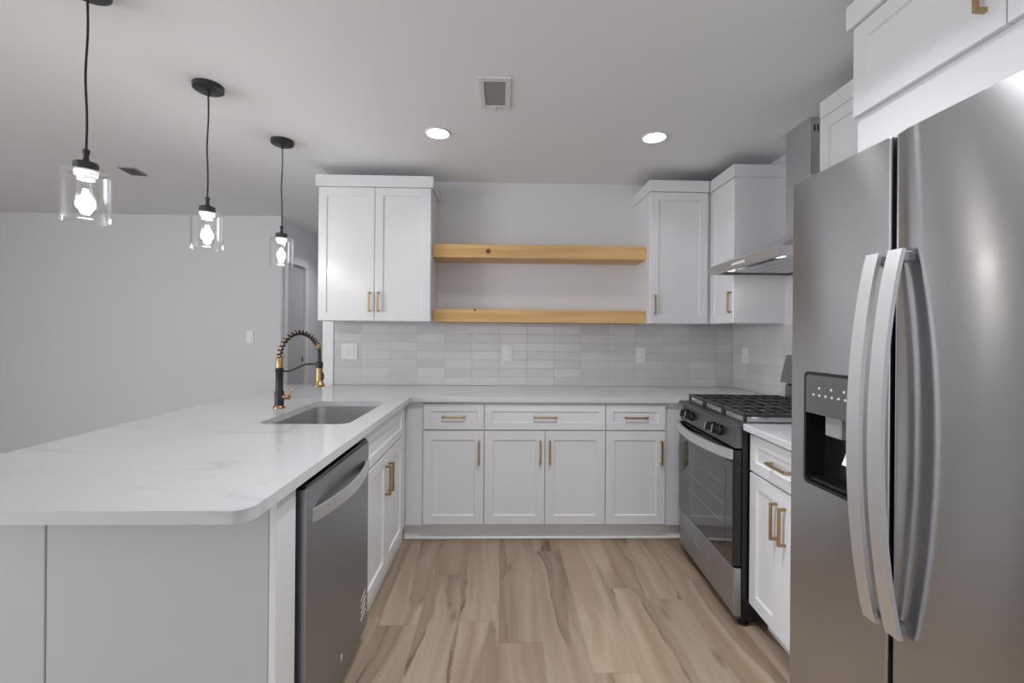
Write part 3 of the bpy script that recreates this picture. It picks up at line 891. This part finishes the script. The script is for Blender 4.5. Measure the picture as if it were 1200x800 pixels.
for k in range(6):
    x = DX0+.035+k*.024
    ic.box(x-.004, x+.004, -.0042, -.0034, 1.128, 1.134)
for k in range(3):
    x = DX0+.058+k*.046
    ic.lathe([(0, -.0042), (.004, -.0042), (.004, -.0034), (0, -.0034)], c=(x, 0, 1.152), axis='y', seg=10, cap=False)
ic.build('panel_icons', 'icon', cpn)
MB().box(DX0+.06, DX0+.12, .012, .052, 1.015, 1.0745, .004).build('ice_chute', 'vent_grey', fd)
MB().prism([(.02, .945), (.026, .945), (.05, 1.01), (.044, 1.01)], 'x', DX0+.115, DX0+.155).build('dispenser_paddle', 'white_plastic', fd)
MB().box(DX0+.008, DX1-.008, .006, .054, DZ0+.004, DZ0+.014, .002).build('drip_tray', 'enamel', fd)
def fridge_handle(x, door_):
    pts = []; n = 28
    for k in range(n+1):
        u = k/n; z = .606 + u*(1.507-.606)
        pts.append((x, -.018 - .048*(1-(2*u-1)**2)**.9, z))
    m = MB().ribbon(pts, (1, 0, 0), .0185, (0, 1, 0), .0055)
    h_ = m.build('handle', 'steel_handle', door_, smooth=True)
    for z in (.625, 1.49):
        MB().box(x-.012, x+.012, -.017, .002, z-.012, z+.012, .002).build('handle_mount', 'steel_dark', h_)
fridge_handle(SEAM-.027, fd); fridge_handle(SEAM+.035, rd)
for x in (.05, FW-.05):
    MB().box(x-.03, x+.03, .01, .11, FZ+.0005, FZ+.010, .003).build('hinge_cover', 'grey_plastic', t)

# ------------------------------------------------------------------ pendants
def pendant(D):
    """origin on the ceiling at the canopy centre"""
    t = thing('pendant_lamp', '', 'pendant lamp')
    MB().lathe([(0, -.026), (.056, -.026), (.064, -.021), (.065, -.0005), (0, -.0005)], cap=False, seg=40).build('canopy', 'pend_black', t, smooth=True)
    pts = []
    for k in range(31):
        u = k/30; a = math.sin(PI*u)
        pts.append((.0025*math.sin(u*9)*a, .002*math.sin(u*7+1)*a, -.026 + u*(D+.050+.026)))
    cd = MB().tube(pts, .0034, 8).build('cord', 'cord', t, smooth=True)
    MB().lathe([(.0, -.050), (.006, -.050), (.009, -.028), (.0, -.026)], cap=False, seg=14).build('cord_grip', 'pend_black', cd, smooth=True)
    cap_ = MB().lathe([(0, D+.055), (.008, D+.055), (.011, D+.050), (.007, D+.030), (.011, D+.012), (.030, D+.010), (.0335, D+.006), (.0335, D-.020), (0, D-.020)], cap=False).build('shade_cap', 'pend_black', t, smooth=True)
    MB().lathe([(0, D-.0205), (.033, D-.0205), (.030, D-.034), (.024, D-.036), (.023, D-.048), (.017, D-.050), (0, D-.050)], cap=False).build('socket', 'white_plastic', cap_, smooth=True)
    # open cylinder of clear glass, 3 mm wall
    r = .066; zt = D-.018; zb = D-.188
    prof = [(.034, zt), (r-.010, zt-.001), (r-.003, zt-.004), (r, zt-.012), (r, zb), (r-.0015, zb-.0015), (r-.004, zb), (r-.004, zt-.013), (r-.006, zt-.007), (r-.012, zt-.004), (.034, zt-.0035)]
    MB().lathe(prof, cap=False, seg=44).build('glass_shade', 'glass', t, smooth=True)
    # bulb
    z0 = D-.050
    bl = MB().lathe([(.013, z0), (.014, z0-.010), (.018, z0-.030), (.026, z0-.058), (.032, z0-.084), (.0315, z0-.098), (.024, z0-.113), (.011, z0-.120), (0, z0-.121)], cap=False).build('bulb', 'bulb_glass', t, smooth=True)
    fl = MB()
    for k in range(6):
        a = 2*PI*k/6; c_, s_ = math.cos(a), math.sin(a)
        fl.tube([(.006*c_, .006*s_, z0-.030), (.012*c_, .012*s_, z0-.096)], .0022, 6)
    fl.build('filament', 'filament', bl)
    l = bpy.data.lights.new('bulb_light', 'POINT'); l.energy = 2.6; l.shadow_soft_size = .028; l.color = (1, .97, .94)
    lo = bpy.data.objects.new('bulb_light', l); COL.objects.link(lo); lo.parent = t; lo.location = (0, 0, z0-.062)
    return t
for i, (x, y, drop, lab) in enumerate([(-1.405, 1.545, .606, 'clear glass pendant lamp nearest the camera, its ceiling canopy cut off by the top edge'),
                                 (-1.392, 2.148, .582, 'clear glass pendant lamp over the middle of the peninsula, between the two others'),
                                 (-1.335, 2.745, .572, 'clear glass pendant lamp nearest the wall cabinet above the sink corner')]):
    p = pendant(-drop)
    p.location = (x, y, CEIL); p['label'] = lab; p['group'] = 'clear glass pendants over the peninsula'

# ------------------------------------------------------------------ ceiling fittings
for (x, y), lab in zip(CANS, ('round recessed ceiling light in front of the left wall cabinet', 'round recessed ceiling light in front of the right wall cabinets, near the hood')):
    t = thing('recessed_light', lab, 'ceiling light', (x, y, CEIL), 0, 'recessed lights in the kitchen ceiling')
    MB().lathe([(.064, -.0005), (.064, -.006), (.070, -.008), (.076, -.005), (.077, -.0005)], cap=False, seg=40).build('trim_ring', 'white_plastic', t, smooth=True)
    MB().lathe([(0, -.004), (.0635, -.004), (.0635, -.001), (0, -.001)], cap=False, seg=40).build('diffuser', 'lamp', t)
t = thing('ceiling_vent', 'square white supply vent in the kitchen ceiling with a half open damper', 'vent', (-.04, 2.16, CEIL))
m = MB()
for a in ((-.075, -.05, -.14, .14), (.05, .075, -.14, .14), (-.05, .05, -.14, -.108), (-.05, .05, .108, .14)):
    m.box(a[0], a[1], a[2], a[3], -.008, -.0005, .0015)
m.build('frame', 'white_plastic', t)
MB().box(-.0495, .0495, -.1075, .0, -.0025, -.0008).build('open_louvre', 'vent_dark', t)
m = MB()
for k in range(6):
    y = -.098+k*.017; m.prism([(y, -.0026), (y+.012, -.0065), (y+.0132, -.0058), (y+.0012, -.0026)], 'x', -.048, .048)
m.build('slats', 'vent_grey', t)
MB().box(-.0495, .0495, .001, .1075, -.0045, -.0008, .001).build('closed_louvre', 'vent_grey', t)
MB().tube([(.005, .112, -.008), (.005, .150, -.010)], .002, 6).build('lever', 'vent_grey', t)
t = thing('ceiling_vent', 'small grey vent in the living room ceiling behind the nearest pendant', 'vent', (-2.68, 3.31, CEIL), R(8))
MB().box(-.055, .055, -.08, .08, -.007, -.0005, .002).build('frame', 'vent_grey', t)
m = MB()
for k in range(7): m.box(-.045, .045, -.066+k*.020, -.056+k*.020, -.0085, -.0068)
m.build('slats', 'vent_dark', t)

# ------------------------------------------------------------------ outlets and switches
def plate(label, loc, rotz, w, h, kind):
    name = 'wall_outlet' if kind == 'o' else 'light_switch'
    t = thing(name, label, 'outlet' if kind == 'o' else 'switch', loc, rotz)
    MB().box(-w/2, w/2, -.006, -.0002, -h/2, h/2, .002).build('cover_plate', 'white_plastic', t)
    if kind == 'o':
        b_ = MB().box(-.0165, .0165, -.0085, -.0058, -.034, .034, .0015).build('receptacle', 'trim', t)
        m = MB()
        for z in (-.02, .02):
            m.box(-.0075, -.0055, -.0089, -.0083, z-.004, z+.005); m.box(.0055, .0075, -.0089, -.0083, z-.004, z+.005)
        m.build('slots', 'vent_dark', b_)
    else:
        for x in ([0] if w < .1 else [-.023, .023]):
            MB().prism([(-.0058, -.033), (-.0095, -.033), (-.0068, .033), (-.0058, .033)], 'x', x-.0165, x+.0165).build('rocker', 'trim', t)
    return t
yb = YB-.0102
plate('white double switch plate on the tile near the faucet', (-1.147, yb, 1.168), 0, .122, .122, 's')
plate('white outlet on the back tile between the middle and the sink corner', (.045, yb, 1.160), 0, .075, .122, 'o')
plate('white outlet on the back tile toward the range side', (1.072, yb, 1.154), 0, .075, .122, 'o')
plate('white outlet on the right wall tile beside the range back guard', (XR-.0102, 3.24, 1.165), R(-90), .075, .122, 'o')
plate('white light switch on the far living room wall left of the hall door', (-2.50, YF-.0002, 1.262), 0, .075, .125, 's')
